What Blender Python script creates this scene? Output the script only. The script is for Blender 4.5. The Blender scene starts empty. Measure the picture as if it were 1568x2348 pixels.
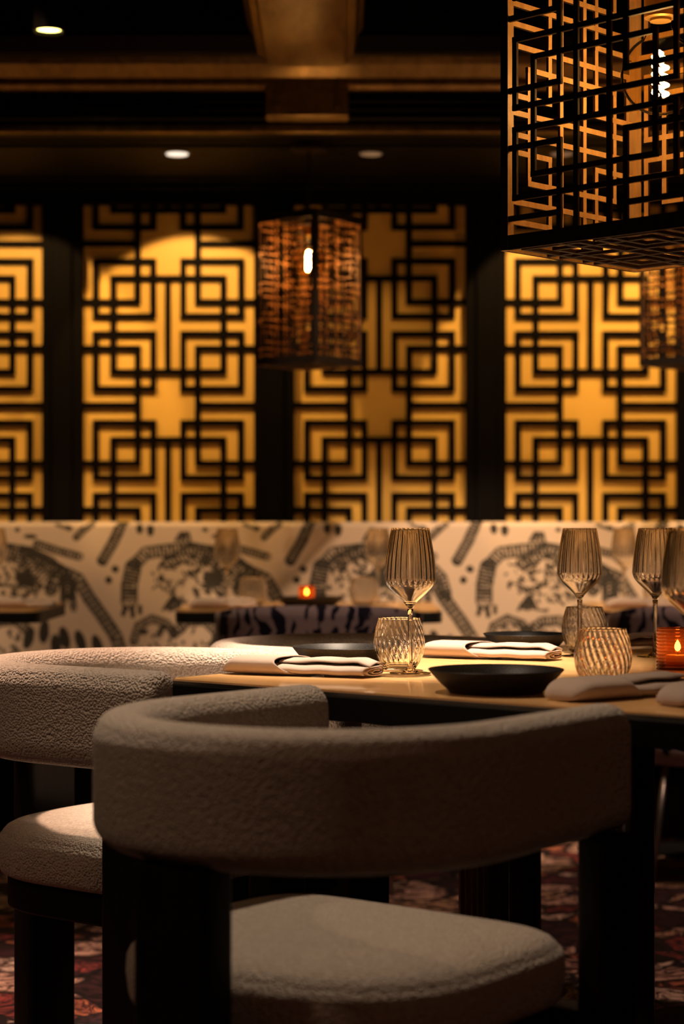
import bpy, bmesh, math, random
import numpy as np
from mathutils import Vector, Matrix
random.seed(4)
S = bpy.context.scene
COL = S.collection
PI = math.pi

# ---------------------------------------------------------------- camera
cam = bpy.data.cameras.new('camera'); camo = bpy.data.objects.new('camera', cam); COL.objects.link(camo)
camo.location = (0, 0, 0.99); camo.rotation_euler = (PI/2, 0, 0)
cam.sensor_fit = 'HORIZONTAL'; cam.sensor_width = 24.0; cam.lens = 4350/1568*24
cam.shift_y = (1212-1174)/1568
cam.dof.use_dof = True; cam.dof.focus_distance = 3.22; cam.dof.aperture_fstop = 3.2
cam.clip_start = .05
S.camera = camo
# ---------------------------------------------------------------- world, exposure
W = bpy.data.worlds.new('world'); S.world = W; W.use_nodes = True
W.node_tree.nodes['Background'].inputs[0].default_value = (1, .6, .38, 1)
W.node_tree.nodes['Background'].inputs[1].default_value = .004
S.view_settings.view_transform = 'Standard'; S.view_settings.look = 'None'
S.view_settings.gamma = 1; S.view_settings.exposure = 0.0
S.view_settings.use_curve_mapping = False
# ---------------------------------------------------------------- lights of the ceiling and added fills
def spot(name, loc, target, power, half, color=(1, .62, .34), blend=.4, size=.02):
    l = bpy.data.lights.new(name, 'SPOT'); l.energy = power; l.color = color
    l.spot_size = math.radians(2*half); l.spot_blend = blend; l.shadow_soft_size = size
    o = bpy.data.objects.new(name, l); COL.objects.link(o); o.location = loc
    o.rotation_euler = (Vector(target)-Vector(loc)).to_track_quat('-Z', 'Y').to_euler()
    return o
TABLE_SPOT = (.24, 3.5, 2.62)
spot('table_spotlight', TABLE_SPOT, (.08, 3.45, .75), 650, 15.9, (1, .77, .56), .75, .03)
spot('chair_spotlight', (-.45, 2.95, 2.62), (-.1, 2.6, .5), 84, 25, (1, .74, .52), .8, .05)
spot('left_fill_spot', (-1.75, 1.98, 2.62), (-.5, 2.6, .6), 27, 30, (1, .60, .36), .8, .06)  # added soft fill from the left, for the chairs' outer sides
spot('side_chair_fill_spot', (.2, 4.1, 2.66), (0, 5.2, .7), 45, 18, (1, .68, .48), .8, .05)  # added to brighten the printed chair's back
spot('side_chair_fill_spot', (1.0, 4.1, 2.66), (1.0, 5.2, .7), 30, 16, (1, .68, .48), .8, .05)  # added likewise for the right printed chair
spot('ambient_fill_spot', (.9, -.4, 2.62), (.5, 2.2, .6), 13, 30, (1, .42, .22), .9, .1)  # added reddish fill behind the camera, stands in for ambient bounce
SOFFIT_SPOTS = [(-1.15, 34), (-.53, 46), (.093, 9), (.707, 46), (1.33, 34), (-1.77, 34), (1.95, 34)]
for sx, sp in SOFFIT_SPOTS:
    el = math.radians(-56 if sx == .093 else -45); dx = .10 if sx == .707 else 0
    spot('screen_spotlight', (sx, 6.1, 2.185), (sx+dx, 6.1+math.cos(el), 2.185+math.sin(el)), sp, 32, (1, .58, .20), .6 if sx == .093 else .12, .02)
for bx_, bp in ((-1.9, 100), (-.95, 80), (.22, 155), (.75, 175), (1.6, 130)):
    spot('banquette_spotlight', (bx_, 4.85, 2.66), (bx_, 6.5, .15), bp, 19.5, (1, .66, .40), .3, .04)
spot('carpet_spotlight', (-.9, 3.6, 2.62), (-.75, 3.7, 0), 330, 22, (1, .62, .42), .8, .05)
spot('carpet_spotlight', (1.2, 4.3, 2.62), (.9, 4.5, 0), 70, 24, (1, .6, .42), .8, .05)

# ================================================================= helpers
def tag(o, label=None, cat=None, group=None, kind=None):
    if label: o['label'] = label
    if cat: o['category'] = cat
    if group: o['group'] = group
    if kind: o['kind'] = kind
    return o
def empty(name, loc=(0, 0, 0), rz=0, **k):
    o = bpy.data.objects.new(name, None); COL.objects.link(o); o.location = loc
    o.rotation_euler = (0, 0, rz); o.empty_display_size = .05
    return tag(o, **k)
def obj(name, bm, mat, parent=None, smooth=False, loc=None, rz=0, bevel=0, autosm=None):
    me = bpy.data.meshes.new(name)
    if isinstance(bm, bmesh.types.BMesh):
        bmesh.ops.recalc_face_normals(bm, faces=bm.faces)
        bm.to_mesh(me); bm.free()
    else:
        me.from_pydata(bm[0], [], bm[1]); me.update()
    for m in (mat if isinstance(mat, (list, tuple)) else [mat]): me.materials.append(m)
    if smooth:
        me.shade_smooth()
    if autosm:
        me.shade_smooth()
        try: me.set_sharp_from_angle(angle=math.radians(autosm))
        except Exception: pass
    o = bpy.data.objects.new(name, me); COL.objects.link(o)
    if parent: o.parent = parent
    if loc: o.location = loc
    if rz: o.rotation_euler = (0, 0, rz)
    if bevel:
        b = o.modifiers.new('bevel', 'BEVEL'); b.width = bevel; b.segments = 2; b.limit_method = 'ANGLE'
    return o
def box(bm, x0, x1, y0, y1, z0, z1, M=None, mi=0, outer=None, inner=None):
    vs = [bm.verts.new(p) for p in ((x0,y0,z0),(x1,y0,z0),(x1,y1,z0),(x0,y1,z0),(x0,y0,z1),(x1,y0,z1),(x1,y1,z1),(x0,y1,z1))]
    if M is not None:
        for v in vs: v.co = M @ v.co
    fs = [(0,3,2,1),(4,5,6,7),(0,1,5,4),(1,2,6,5),(2,3,7,6),(3,0,4,7)]
    out = []
    for k, f in enumerate(fs):
        F = bm.faces.new([vs[i] for i in f]); F.material_index = mi
        if inner is not None: F.material_index = 0 if k == inner else 2
        if outer is not None and k == outer: F.material_index = 1
        out.append(F)
    return out
def BM(): return bmesh.new()
def tube(bm, pts, r, n=8, cap=True):
    pts = [Vector(p) for p in pts]; rings = []
    rr = r if isinstance(r, (list, tuple)) else [r]*len(pts)
    for i, p in enumerate(pts):
        d = (pts[min(i+1, len(pts)-1)]-pts[max(i-1, 0)]).normalized()
        a = d.orthogonal().normalized() if i == 0 else (a - d*a.dot(d)).normalized()
        b = d.cross(a)
        rings.append([bm.verts.new(p+rr[i]*(a*math.cos(2*PI*k/n)+b*math.sin(2*PI*k/n))) for k in range(n)])
    for i in range(len(rings)-1):
        for k in range(n):
            bm.faces.new((rings[i][k], rings[i][(k+1)%n], rings[i+1][(k+1)%n], rings[i+1][k]))
    if cap:
        bm.faces.new(rings[0][::-1]); bm.faces.new(rings[-1])
def lathe(prof, n=48, radf=None, closed=False):
    """prof list of (r,z); radf(theta, r, z, i)->r ; closed joins last ring to first"""
    bm = BM(); rings = []
    for i, (r, z) in enumerate(prof):
        if r < 1e-6: rings.append([bm.verts.new((0, 0, z))])
        else:
            ring = []
            for k in range(n):
                t = 2*PI*k/n; q = radf(t, r, z, i) if radf else r
                ring.append(bm.verts.new((q*math.cos(t), q*math.sin(t), z)))
            rings.append(ring)
    m = len(rings)
    for i in range(m if closed else m-1):
        A, B = rings[i], rings[(i+1) % m]
        if len(A) == 1 and len(B) == 1: continue
        for k in range(n):
            k2 = (k+1) % n
            if len(A) == 1: bm.faces.new((A[0], B[k], B[k2]))
            elif len(B) == 1: bm.faces.new((A[k], A[k2], B[0]))
            else: bm.faces.new((A[k], A[k2], B[k2], B[k]))
    return bm
def rrect(w, h, r, n=5):
    """rounded rectangle centred at 0, width w height h"""
    pts = []
    for cx, cy, a0 in ((w/2-r, h/2-r, 0), (-w/2+r, h/2-r, 90), (-w/2+r, -h/2+r, 180), (w/2-r, -h/2+r, 270)):
        for k in range(n+1):
            a = math.radians(a0+90*k/n); pts.append((cx+r*math.cos(a), cy+r*math.sin(a)))
    return pts
def copy_tree(o, parent=None):
    c = o.copy(); COL.objects.link(c)
    if parent: c.parent = parent
    for ch in list(o.children): copy_tree(ch, c)
    return c
def catmull(P, n=8):
    P = [Vector(p) for p in P]; out = []
    for i in range(len(P)-1):
        p0 = P[max(i-1, 0)]; p1 = P[i]; p2 = P[i+1]; p3 = P[min(i+2, len(P)-1)]
        for k in range(n):
            t = k/n
            out.append(.5*((2*p1)+(-p0+p2)*t+(2*p0-5*p1+4*p2-p3)*t*t+(-p0+3*p1-3*p2+p3)*t**3))
    out.append(P[-1]); return out

# ================================================================= materials
def mat(name, color=(.5,.5,.5), rough=.5, metal=0, coat=0, coat_rough=.05, spec=.5, sheen=0, trans=0, ior=1.45, emit=None, es=0):
    m = bpy.data.materials.new(name); m.use_nodes = True
    b = m.node_tree.nodes['Principled BSDF']
    b.inputs['Base Color'].default_value = (*color, 1); b.inputs['Roughness'].default_value = rough
    b.inputs['Metallic'].default_value = metal; b.inputs['Coat Weight'].default_value = coat
    b.inputs['Coat Roughness'].default_value = coat_rough; b.inputs['Specular IOR Level'].default_value = spec
    b.inputs['Sheen Weight'].default_value = sheen; b.inputs['Transmission Weight'].default_value = trans
    b.inputs['IOR'].default_value = ior
    if emit: b.inputs['Emission Color'].default_value = (*emit, 1); b.inputs['Emission Strength'].default_value = es
    return m
class N:
    def __init__(s, m): s.m = m; s.t = m.node_tree; s.b = s.t.nodes['Principled BSDF']
    def n(s, typ, **k):
        x = s.t.nodes.new(typ)
        for a, v in k.items():
            if a.startswith('_'): setattr(x, a[1:], v)
            else: x.inputs[a.replace('__', ' ')].default_value = v
        return x
    def l(s, a, b): s.t.links.new(a, b)
    def coord(s, scale=(1,1,1), kind='Object', rot=(0,0,0)):
        c = s.n('ShaderNodeTexCoord'); m = s.n('ShaderNodeMapping'); m.inputs['Scale'].default_value = scale
        m.inputs['Rotation'].default_value = rot
        s.l(c.outputs[kind], m.inputs[0]); return m.outputs[0]
    def ramp(s, fac, stops, interp='LINEAR'):
        r = s.n('ShaderNodeValToRGB'); r.color_ramp.interpolation = interp
        e = r.color_ramp.elements
        while len(e) < len(stops): e.new(.5)
        for el, (p, c) in zip(e, stops):
            el.position = p; el.color = (*c, 1) if len(c) == 3 else c
        s.l(fac, r.inputs[0]); return r.outputs[0]
    def bump(s, h, strength=1, dist=.002, prev=None):
        b = s.n('ShaderNodeBump'); b.inputs['Strength'].default_value = strength; b.inputs['Distance'].default_value = dist
        s.l(h, b.inputs['Height'])
        if prev: s.l(prev, b.inputs['Normal'])
        return b.outputs[0]
    def mix(s, fac, a, b, blend='MIX'):
        x = s.t.nodes.new('ShaderNodeMix'); x.data_type = 'RGBA'; x.blend_type = blend
        for i, v in ((0, fac), (6, a), (7, b)):
            if hasattr(v, 'links'): s.l(v, x.inputs[i])
            else: x.inputs[i].default_value = v if i == 0 else (*v, 1)
        return x.outputs[2]

def noise(nn, vec, scale, detail=3, rough=.5, dist=0):
    x = nn.n('ShaderNodeTexNoise', Scale=scale, Detail=detail, Roughness=rough, Distortion=dist); nn.l(vec, x.inputs['Vector']); return x
def voro(nn, vec, scale, feature='F1', rnd=1):
    x = nn.n('ShaderNodeTexVoronoi', Scale=scale, Randomness=rnd); x.feature = feature; nn.l(vec, x.inputs['Vector']); return x

# boucle
boucle = mat('boucle', (.52, .43, .35), .95, spec=.15, sheen=.25); nn = N(boucle)
v = nn.coord()
nz = noise(nn, v, 60, 2)
va = nn.n('ShaderNodeVectorMath'); va.operation = 'MULTIPLY_ADD'; nn.l(nz.outputs['Color'], va.inputs[0]); va.inputs[1].default_value = (.003, .003, .003); nn.l(v, va.inputs[2])
v1 = voro(nn, va.outputs[0], 250, 'SMOOTH_F1'); v1.inputs['Smoothness'].default_value = .35; v2 = voro(nn, va.outputs[0], 95); n3 = noise(nn, v, 70, 3, .6)
inv = nn.n('ShaderNodeMath'); inv.operation = 'SUBTRACT'; inv.inputs[0].default_value = 1; nn.l(v1.outputs['Distance'], inv.inputs[1])
inv2 = nn.n('ShaderNodeMath'); inv2.operation = 'SUBTRACT'; inv2.inputs[0].default_value = 1; nn.l(v2.outputs['Distance'], inv2.inputs[1])
b1 = nn.bump(inv2.outputs[0], .3, .002); b2 = nn.bump(n3.outputs[0], .12, .002, b1); b3 = nn.bump(inv.outputs[0], 1.0, .0032, b2)
nn.l(b3, nn.b.inputs['Normal'])
nn.l(nn.ramp(v1.outputs['Color'], [(0, (.42, .36, .30)), (1, (.60, .53, .46))]), nn.b.inputs['Base Color'])

black_wood = mat('black_stained_wood', (.012, .009, .008), .5, spec=.2); nn = N(black_wood)
w = noise(nn, nn.coord((30, 30, 2)), 6, 5); nn.l(nn.ramp(w.outputs[0], [(.3, (.005, .003, .003)), (.7, (.011, .007, .006))]), nn.b.inputs['Base Color'])
screen_wood = mat('screen_black_lacquer', (.003, .0022, .002), .6, spec=.06)
lamp_edge = mat('lamp_shaded_edge', (.03, .013, .006), .6, spec=.2)  # lantern bar edges, their weak lighting put into a darker brown
soffit_black = mat('soffit_black', (.005, .004, .003), .6, spec=.12)
black_edge = mat('black_table_edge', (.006, .006, .006), .45, spec=.3)
silver_trim = mat('brushed_steel_trim', (.35, .33, .31), .35, 1)
# table wood
def woodmat(name, dark, light, rough=.35, coat=1, scale=(1.2, 16, 16), rot=(0,0,0)):
    m = mat(name, light, rough, coat=coat, coat_rough=.06); nn = N(m)
    v = nn.coord(scale, rot=rot); a = noise(nn, v, 3.0, 6, .6, .8); b = noise(nn, v, 14, 3, .6)
    c1 = nn.ramp(a.outputs[0], [(.3, dark), (.62, light)])
    c2 = nn.mix(.25, c1, nn.ramp(b.outputs[0], [(.35, dark), (.7, light)]))
    nn.l(c2, nn.b.inputs['Base Color']); nn.l(nn.bump(a.outputs[0], .08, .0008), nn.b.inputs['Normal'])
    return m
table_wood = woodmat('honey_oak_veneer', (.60, .31, .10), (.85, .51, .225), .42, .45)
post_wood = woodmat('reddish_dark_wood', (.045, .014, .007), (.14, .045, .02), .35, .3, (26, 26, 1))
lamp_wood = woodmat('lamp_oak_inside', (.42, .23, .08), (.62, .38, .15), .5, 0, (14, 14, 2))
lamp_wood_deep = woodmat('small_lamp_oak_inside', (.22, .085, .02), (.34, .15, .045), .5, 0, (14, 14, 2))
lamp_black = mat('lamp_black_and_unlit_outside', (.010, .007, .006), .5, spec=.3)  # unlit look of the lantern's outer faces as colour; also black fittings
# gold panel
gold_panel = mat('amber_lacquer_panel', (.85, .50, .10), .45, spec=.3); nn = N(gold_panel)
g = noise(nn, nn.coord((1, 1, .5)), 3, 2); nn.l(nn.ramp(g.outputs[0], [(.3, (.80, .49, .11)), (.7, (.92, .58, .15))]), nn.b.inputs['Base Color'])
# ceiling
ceil_black = mat('black_gloss_ceiling', (.0045, .0035, .003), .3, spec=.25)
ceil_gold = mat('aged_bronze_leaf', (.42, .24, .09), .42, .8); nn = N(ceil_gold)
g = noise(nn, nn.coord((14, 3, 14)), 2, 5, .6, .5); nn.l(nn.ramp(g.outputs[0], [(.3, (.17, .105, .04)), (.75, (.36, .23, .09))]), nn.b.inputs['Base Color'])
nn.l(nn.bump(g.outputs[0], .25, .002), nn.b.inputs['Normal'])
wall_dark = mat('dark_wall_paint', (.012, .009, .008), .6)
# carpet
carpet = mat('patterned_carpet', (.2, .1, .1), .95, spec=.1, sheen=.1); nn = N(carpet)
v = nn.coord()
nz = noise(nn, v, 5, 3, .5)
va = nn.n('ShaderNodeVectorMath'); va.operation = 'MULTIPLY_ADD'; nn.l(nz.outputs['Color'], va.inputs[0]); va.inputs[1].default_value = (.22, .22, 0); nn.l(v, va.inputs[2])
c1 = voro(nn, va.outputs[0], 7.5); c2 = voro(nn, va.outputs[0], 7.5, 'DISTANCE_TO_EDGE'); c3 = voro(nn, va.outputs[0], 19, 'DISTANCE_TO_EDGE')
sep = nn.n('ShaderNodeSeparateColor'); nn.l(c1.outputs['Color'], sep.inputs[0])
pal = nn.ramp(sep.outputs[0], [(0, (.02, .008, .01)), (.14, (.26, .045, .04)), (.28, (.60, .36, .28)), (.46, (.03, .012, .015)), (.56, (.42, .13, .07)), (.68, (.12, .03, .045)), (.78, (.55, .32, .20)), (.88, (.66, .47, .38))], 'CONSTANT')
n5 = noise(nn, va.outputs[0], 16, 4, .6, 2.0)
pal2 = nn.mix(nn.ramp(n5.outputs[0], [(.42, (0,0,0)), (.58, (1,1,1))]), pal, (.05, .015, .018), 'MIX')
edge = nn.ramp(c2.outputs['Distance'], [(.03, (0,0,0)), (.09, (1,1,1))])
pal3 = nn.mix(edge, (.012, .006, .007), pal2)
edge2 = nn.ramp(c3.outputs['Distance'], [(.02, (.35,.35,.35)), (.07, (1,1,1))])
nn.l(nn.mix(1.0, pal3, edge2, 'MULTIPLY'), nn.b.inputs['Base Color'])
# linen, plates
linen = mat('beige_linen', (.47, .37, .31), .9, spec=.15, sheen=.15); nn = N(linen)
v = nn.coord(); wv = noise(nn, v, 900, 2); w2 = noise(nn, v, 26, 2)
nn.l(nn.bump(wv.outputs[0], .25, .0006, nn.bump(w2.outputs[0], .35, .004)), nn.b.inputs['Normal'])
stone = mat('black_stoneware', (.012, .011, .011), .46, spec=.22); nn = N(stone)
sp_ = noise(nn, nn.coord(), 420, 2, .7); nn.l(nn.ramp(sp_.outputs[0], [(.55, (.012, .011, .011)), (.72, (.05, .042, .03))]), nn.b.inputs['Base Color'])
nn.l(nn.bump(sp_.outputs[0], .2, .0006), nn.b.inputs['Normal'])
knife_black = mat('matt_black_cutlery', (.012, .012, .012), .3, .6)
# glass
def glassmat(name, col, rough=0.0, ior=1.45):
    m = bpy.data.materials.new(name); m.use_nodes = True; t = m.node_tree
    for x in list(t.nodes): t.nodes.remove(x)
    o = t.nodes.new('ShaderNodeOutputMaterial'); g = t.nodes.new('ShaderNodeBsdfGlass')
    g.inputs['Color'].default_value = (*col, 1); g.inputs['Roughness'].default_value = rough; g.inputs['IOR'].default_value = ior
    t.links.new(g.outputs[0], o.inputs[0]); return m
clear_glass = glassmat('clear_glass', (.99, .98, .96))
stem_glass = glassmat('stem_glass', (.98, .95, .90))
tumbler_glass = glassmat('tumbler_glass', (.985, .975, .955))
bowl_glass = glassmat('amber_tinted_bowl_glass', (.9, .8, .6)); t = bowl_glass.node_tree
g = [x for x in t.nodes if x.type == 'BSDF_GLASS'][0]
tc = t.nodes.new('ShaderNodeTexCoord'); sx = t.nodes.new('ShaderNodeSeparateXYZ'); mr = t.nodes.new('ShaderNodeMapRange'); cr = t.nodes.new('ShaderNodeValToRGB')
t.links.new(tc.outputs['Object'], sx.inputs[0]); t.links.new(sx.outputs[2], mr.inputs[0])
mr.inputs[1].default_value = .14; mr.inputs[2].default_value = .24; t.links.new(mr.outputs[0], cr.inputs[0])
cr.color_ramp.elements[0].color = (.99, .98, .95, 1); cr.color_ramp.elements[1].color = (.98, .925, .81, 1)
e = cr.color_ramp.elements.new(.2); e.color = (.985, .96, .93, 1)
t.links.new(cr.outputs[0], g.inputs[0])
def thin_glass(name, col, fac=.12):
    m = bpy.data.materials.new(name); m.use_nodes = True; t = m.node_tree
    for x in list(t.nodes): t.nodes.remove(x)
    o = t.nodes.new('ShaderNodeOutputMaterial'); tr = t.nodes.new('ShaderNodeBsdfTransparent'); gl = t.nodes.new('ShaderNodeBsdfGlossy')
    tr.inputs[0].default_value = (*col, 1); gl.inputs['Roughness'].default_value = .03
    lw = t.nodes.new('ShaderNodeLayerWeight'); lw.inputs[0].default_value = fac
    mx = t.nodes.new('ShaderNodeMixShader'); t.links.new(lw.outputs['Fresnel'], mx.inputs[0])
    t.links.new(tr.outputs[0], mx.inputs[1]); t.links.new(gl.outputs[0], mx.inputs[2]); t.links.new(mx.outputs[0], o.inputs[0]); return m
bulb_glass = thin_glass('bulb_glass', (.96, .88, .68), .07)
copper_glass = thin_glass('copper_tinted_glass', (.95, .50, .20), .35)
_t = copper_glass.node_tree; _o = [x for x in _t.nodes if x.type == 'OUTPUT_MATERIAL'][0]; _m = [x for x in _t.nodes if x.type == 'MIX_SHADER'][0]
_tl = _t.nodes.new('ShaderNodeBsdfTranslucent'); _tl.inputs[0].default_value = (.50, .17, .045, 1)
_gl = _t.nodes.new('ShaderNodeBsdfDiffuse'); _gl.inputs[0].default_value = (.14, .045, .015, 1)
_m1 = _t.nodes.new('ShaderNodeMixShader'); _m1.inputs[0].default_value = .35; _t.links.new(_tl.outputs[0], _m1.inputs[1]); _t.links.new(_gl.outputs[0], _m1.inputs[2])
_m2 = _t.nodes.new('ShaderNodeMixShader'); _m2.inputs[0].default_value = .27; _t.links.new(_m.outputs[0], _m2.inputs[1]); _t.links.new(_m1.outputs[0], _m2.inputs[2]); _t.links.new(_m2.outputs[0], _o.inputs[0])
brass = mat('aged_brass_socket', (.55, .36, .12), .35, .9)
filament_m = mat('glowing_filament', (1, .6, .2), .5, emit=(1, .60, .24), es=125)
filament_s = mat('small_glowing_filament', (1, .6, .2), .5, emit=(1, .58, .22), es=150)
flame_m = mat('candle_flame', (1, .6, .2), .5, emit=(1, .60, .28), es=62)
wax = mat('candle_wax', (.75, .55, .35), .5, emit=None)
metal_leg = mat('grey_metal_leg', (.30, .27, .26), .35, .9)
lamp_face_warm = mat('downlight_lens_yellow', (.9,.9,.6), .5, emit=(1, .82, .22), es=9)
lamp_face_white = mat('downlight_lens_white', (.9,.9,.9), .5, emit=(1, .85, .68), es=1.3)
lamp_face_dim = mat('downlight_lens_dim', (.6,.6,.6), .5, emit=(1, .72, .6), es=.05)
# banquette print (per vertex ink amount of the woven print)
print_fabric = mat('animal_print_linen', (.6, .5, .4), .9, spec=.15, sheen=.1); nn = N(print_fabric)
at = nn.n('ShaderNodeAttribute'); at.attribute_name = 'ink'
v = nn.coord(); fz = noise(nn, v, 140, 3, .6); fb = noise(nn, v, 500, 2)
th = nn.n('ShaderNodeMath'); th.operation = 'MULTIPLY_ADD'; nn.l(fz.outputs[0], th.inputs[0]); th.inputs[1].default_value = .5; th.inputs[2].default_value = -.25
ad = nn.n('ShaderNodeMath'); ad.operation = 'ADD'; nn.l(at.outputs['Fac'], ad.inputs[0]); nn.l(th.outputs[0], ad.inputs[1])
nn.l(nn.ramp(ad.outputs[0], [(.12, (.66, .52, .405)), (.40, (.05, .044, .037))]), nn.b.inputs['Base Color'])
nn.l(nn.bump(fb.outputs[0], .2, .001), nn.b.inputs['Normal'])
# patterned side chair fabric
side_fabric = mat('navy_print_fabric', (.3, .25, .27), .9, spec=.15); nn = N(side_fabric)
v = nn.coord(); nz = noise(nn, v, 9, 2)
va = nn.n('ShaderNodeVectorMath'); va.operation = 'MULTIPLY_ADD'; nn.l(nz.outputs['Color'], va.inputs[0]); va.inputs[1].default_value = (.10, .10, .10); nn.l(v, va.inputs[2])
vo = voro(nn, va.outputs[0], 10, 'F1', .8)
wvn = nn.n('ShaderNodeTexWave', Scale=8, Distortion=5, Detail=2); wvn.inputs['Detail Scale'].default_value = 2.2; nn.l(va.outputs[0], wvn.inputs['Vector'])
mxx = nn.n('ShaderNodeMath'); mxx.operation = 'MULTIPLY'; nn.l(wvn.outputs['Fac'], mxx.inputs[0]); nn.l(nn.ramp(vo.outputs['Distance'], [(.25, (1.6,1.6,1.6)), (.6, (.35,.35,.35))]), mxx.inputs[1])
nn.l(nn.ramp(mxx.outputs[0], [(.40, (.42, .33, .35)), (.52, (.02, .018, .035))]), nn.b.inputs['Base Color'])

# ================================================================= room shell
XW, YB = 3.3, -1.6
YWALL = 6.78
def struct(name, bm, m, **k): return tag(obj(name, bm, m, **k), kind='structure')
bm = BM(); box(bm, -XW, XW, YB, YWALL, -.04, 0); struct('floor', bm, carpet)
bm = BM(); box(bm, -XW-.1, XW+.1, YWALL, YWALL+.1, 0, 2.9); struct('wall_back', bm, wall_dark)
bm = BM(); box(bm, -XW-.1, -XW, YB, YWALL, 0, 2.9); struct('wall_left', bm, wall_dark)
bm = BM(); box(bm, XW, XW+.1, YB, YWALL, 0, 2.9); struct('wall_right', bm, wall_dark)
bm = BM(); box(bm, -XW, XW, YB-.1, YB, 0, 2.9); struct('wall_front', bm, wall_dark)
bm = BM(); box(bm, -XW, XW, YB, YWALL, 2.72, 2.82); struct('ceiling', bm, ceil_black)
# soffit over the banquette with stepped black mouldings
bm = BM()
box(bm, -XW, XW, 5.80, YWALL, 2.20, 2.72)
box(bm, -XW, XW, 5.74, 5.80, 2.29, 2.72)
for k, (y, z) in enumerate(((6.52, 2.19), (6.62, 2.175), (5.9, 2.194), (5.97, 2.19))): box(bm, -XW, XW, y, y+.035, z, 2.21)
struct('trim_1', bm, soffit_black, bevel=.003)
# gold lip along the soffit's lower edge
bm = BM(); box(bm, -XW, XW, 5.775, 5.80, 2.196, 2.222); struct('trim_2', bm, ceil_gold, bevel=.004)
# transverse beam: stepped bronze profile
def profile_x(prof, x0, x1):
    bm = BM(); a = [bm.verts.new((x0, y, z)) for y, z in prof]; b = [bm.verts.new((x1, y, z)) for y, z in prof]
    n = len(prof)
    for i in range(n): bm.faces.new((a[i], a[(i+1)%n], b[(i+1)%n], b[i]))
    bm.faces.new(a[::-1]); bm.faces.new(b); return bm
BX0, BX1 = -.245, .035
beam_prof = [(5.46, 2.72), (5.46, 2.352), (5.475, 2.335), (5.60, 2.315), (5.615, 2.325), (5.655, 2.325), (5.665, 2.31), (5.70, 2.305), (5.74, 2.305), (5.74, 2.72)]
bm = profile_x([(5.43, 2.72), (5.43, 2.40), (5.46, 2.36), (5.74, 2.36), (5.74, 2.72)], -XW, XW); struct('trim_3', bm, ceil_black)
bm = profile_x([(5.50, 2.37), (5.51, 2.339), (5.59, 2.318), (5.60, 2.33), (5.60, 2.37)], -XW, XW); struct('trim_4', bm, ceil_gold)
bm = profile_x([(5.655, 2.37), (5.655, 2.312), (5.672, 2.302), (5.70, 2.302), (5.70, 2.37)], -XW, XW); struct('trim_5', bm, ceil_gold)
# faint mouldings on the fascia
bm = BM()
for z in (2.225, 2.25, 2.275): box(bm, -XW, XW, 5.722, 5.745, z, z+.012)
struct('trim_6', bm, ceil_black, bevel=.003)
# longitudinal beam
xb = lambda y: 0.0
bm = BM()
prof = [(-.165, 2.72), (-.165, 2.42), (-.15, 2.40), (-.14, 2.36), (-.118, 2.35), (-.112, 2.335), (.112, 2.335), (.118, 2.35), (.14, 2.36), (.15, 2.40), (.165, 2.42), (.165, 2.72)]
CXB = -.105
a = [bm.verts.new((CXB+x+.012, YB, z)) for x, z in prof]; b = [bm.verts.new((CXB+x, 5.70, z)) for x, z in prof]
for i in range(len(prof)): bm.faces.new((a[i], a[(i+1)%12], b[(i+1)%12], b[i]))
bm.faces.new(a[::-1]); bm.faces.new(b)
struct('trim_7', bm, ceil_gold, bevel=.003)
# bracket at the foot of the beam
bm = BM(); box(bm, CXB-.125, CXB+.125, 5.66, 5.745, 2.222, 2.335); box(bm, CXB-.10, CXB-.085, 5.65, 5.66, 2.24, 2.33); box(bm, CXB+.085, CXB+.10, 5.65, 5.66, 2.24, 2.33)
struct('trim_8', bm, ceil_gold, bevel=.004)
# coffer side mouldings near the top of the picture
for i, (y, z) in enumerate(((5.05, 2.60), (4.95, 2.63))):
    pass
bm = BM(); box(bm, -XW, XW, 5.36, 5.43, 2.56, 2.72); box(bm, -XW, XW, 5.30, 5.36, 2.62, 2.72)
struct('trim_9', bm, ceil_black, bevel=.004)

# ================================================================= lattice screens
PXM = 6.72/4350                       # metre per picture pixel on the screen plane
def Vx(px, base): return (px-389)*PXM+base
def Hz(py): return .99+(1212-py)*PXM
VX = [221.5, 262, 318, 353.5, 387, 421.8, 455.3, 513.8, 554.3]
L0, R0 = 193, 585
def lattice_bars():
    """list of rects (x0,x1,y0,y1) in picture pixels of one screen (period 370.4 downwards)"""
    bars = []; P = 370.4
    v1, v2, v3, v4, v5, v6, v7, v8, v9 = VX
    for k in range(-1, 3):
        o = k*P
        h = {3: 599.5+o, 4: 638.4+o, 5: 692.7+o, 6: 725.3+o, 7: 766+o, 8: 799+o, 9: 853+o, 10: 892+o, 11: 929.5+o}
        for y in (h[3], h[6], h[7], h[10]): bars += [('h', v1, v4, y), ('h', v6, v9, y)]
        for y in (h[4], h[9]): bars.append(('h', v2, v8, y))
        for y in (h[5], h[8], h[11]): bars += [('h', L0, v3, y), ('h', v7, R0, y)]
        for a, b in ((h[3], h[6]), (h[7], h[10])):
            for x in (v1, v4, v6, v9): bars.append(('v', x, a, b))
        for x in (v2, v5, v8): bars.append(('v', x, h[4], h[9]))
        for x in (v3, v7): bars.append(('v', x, h[8], h[5]+P))
    return bars
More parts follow.
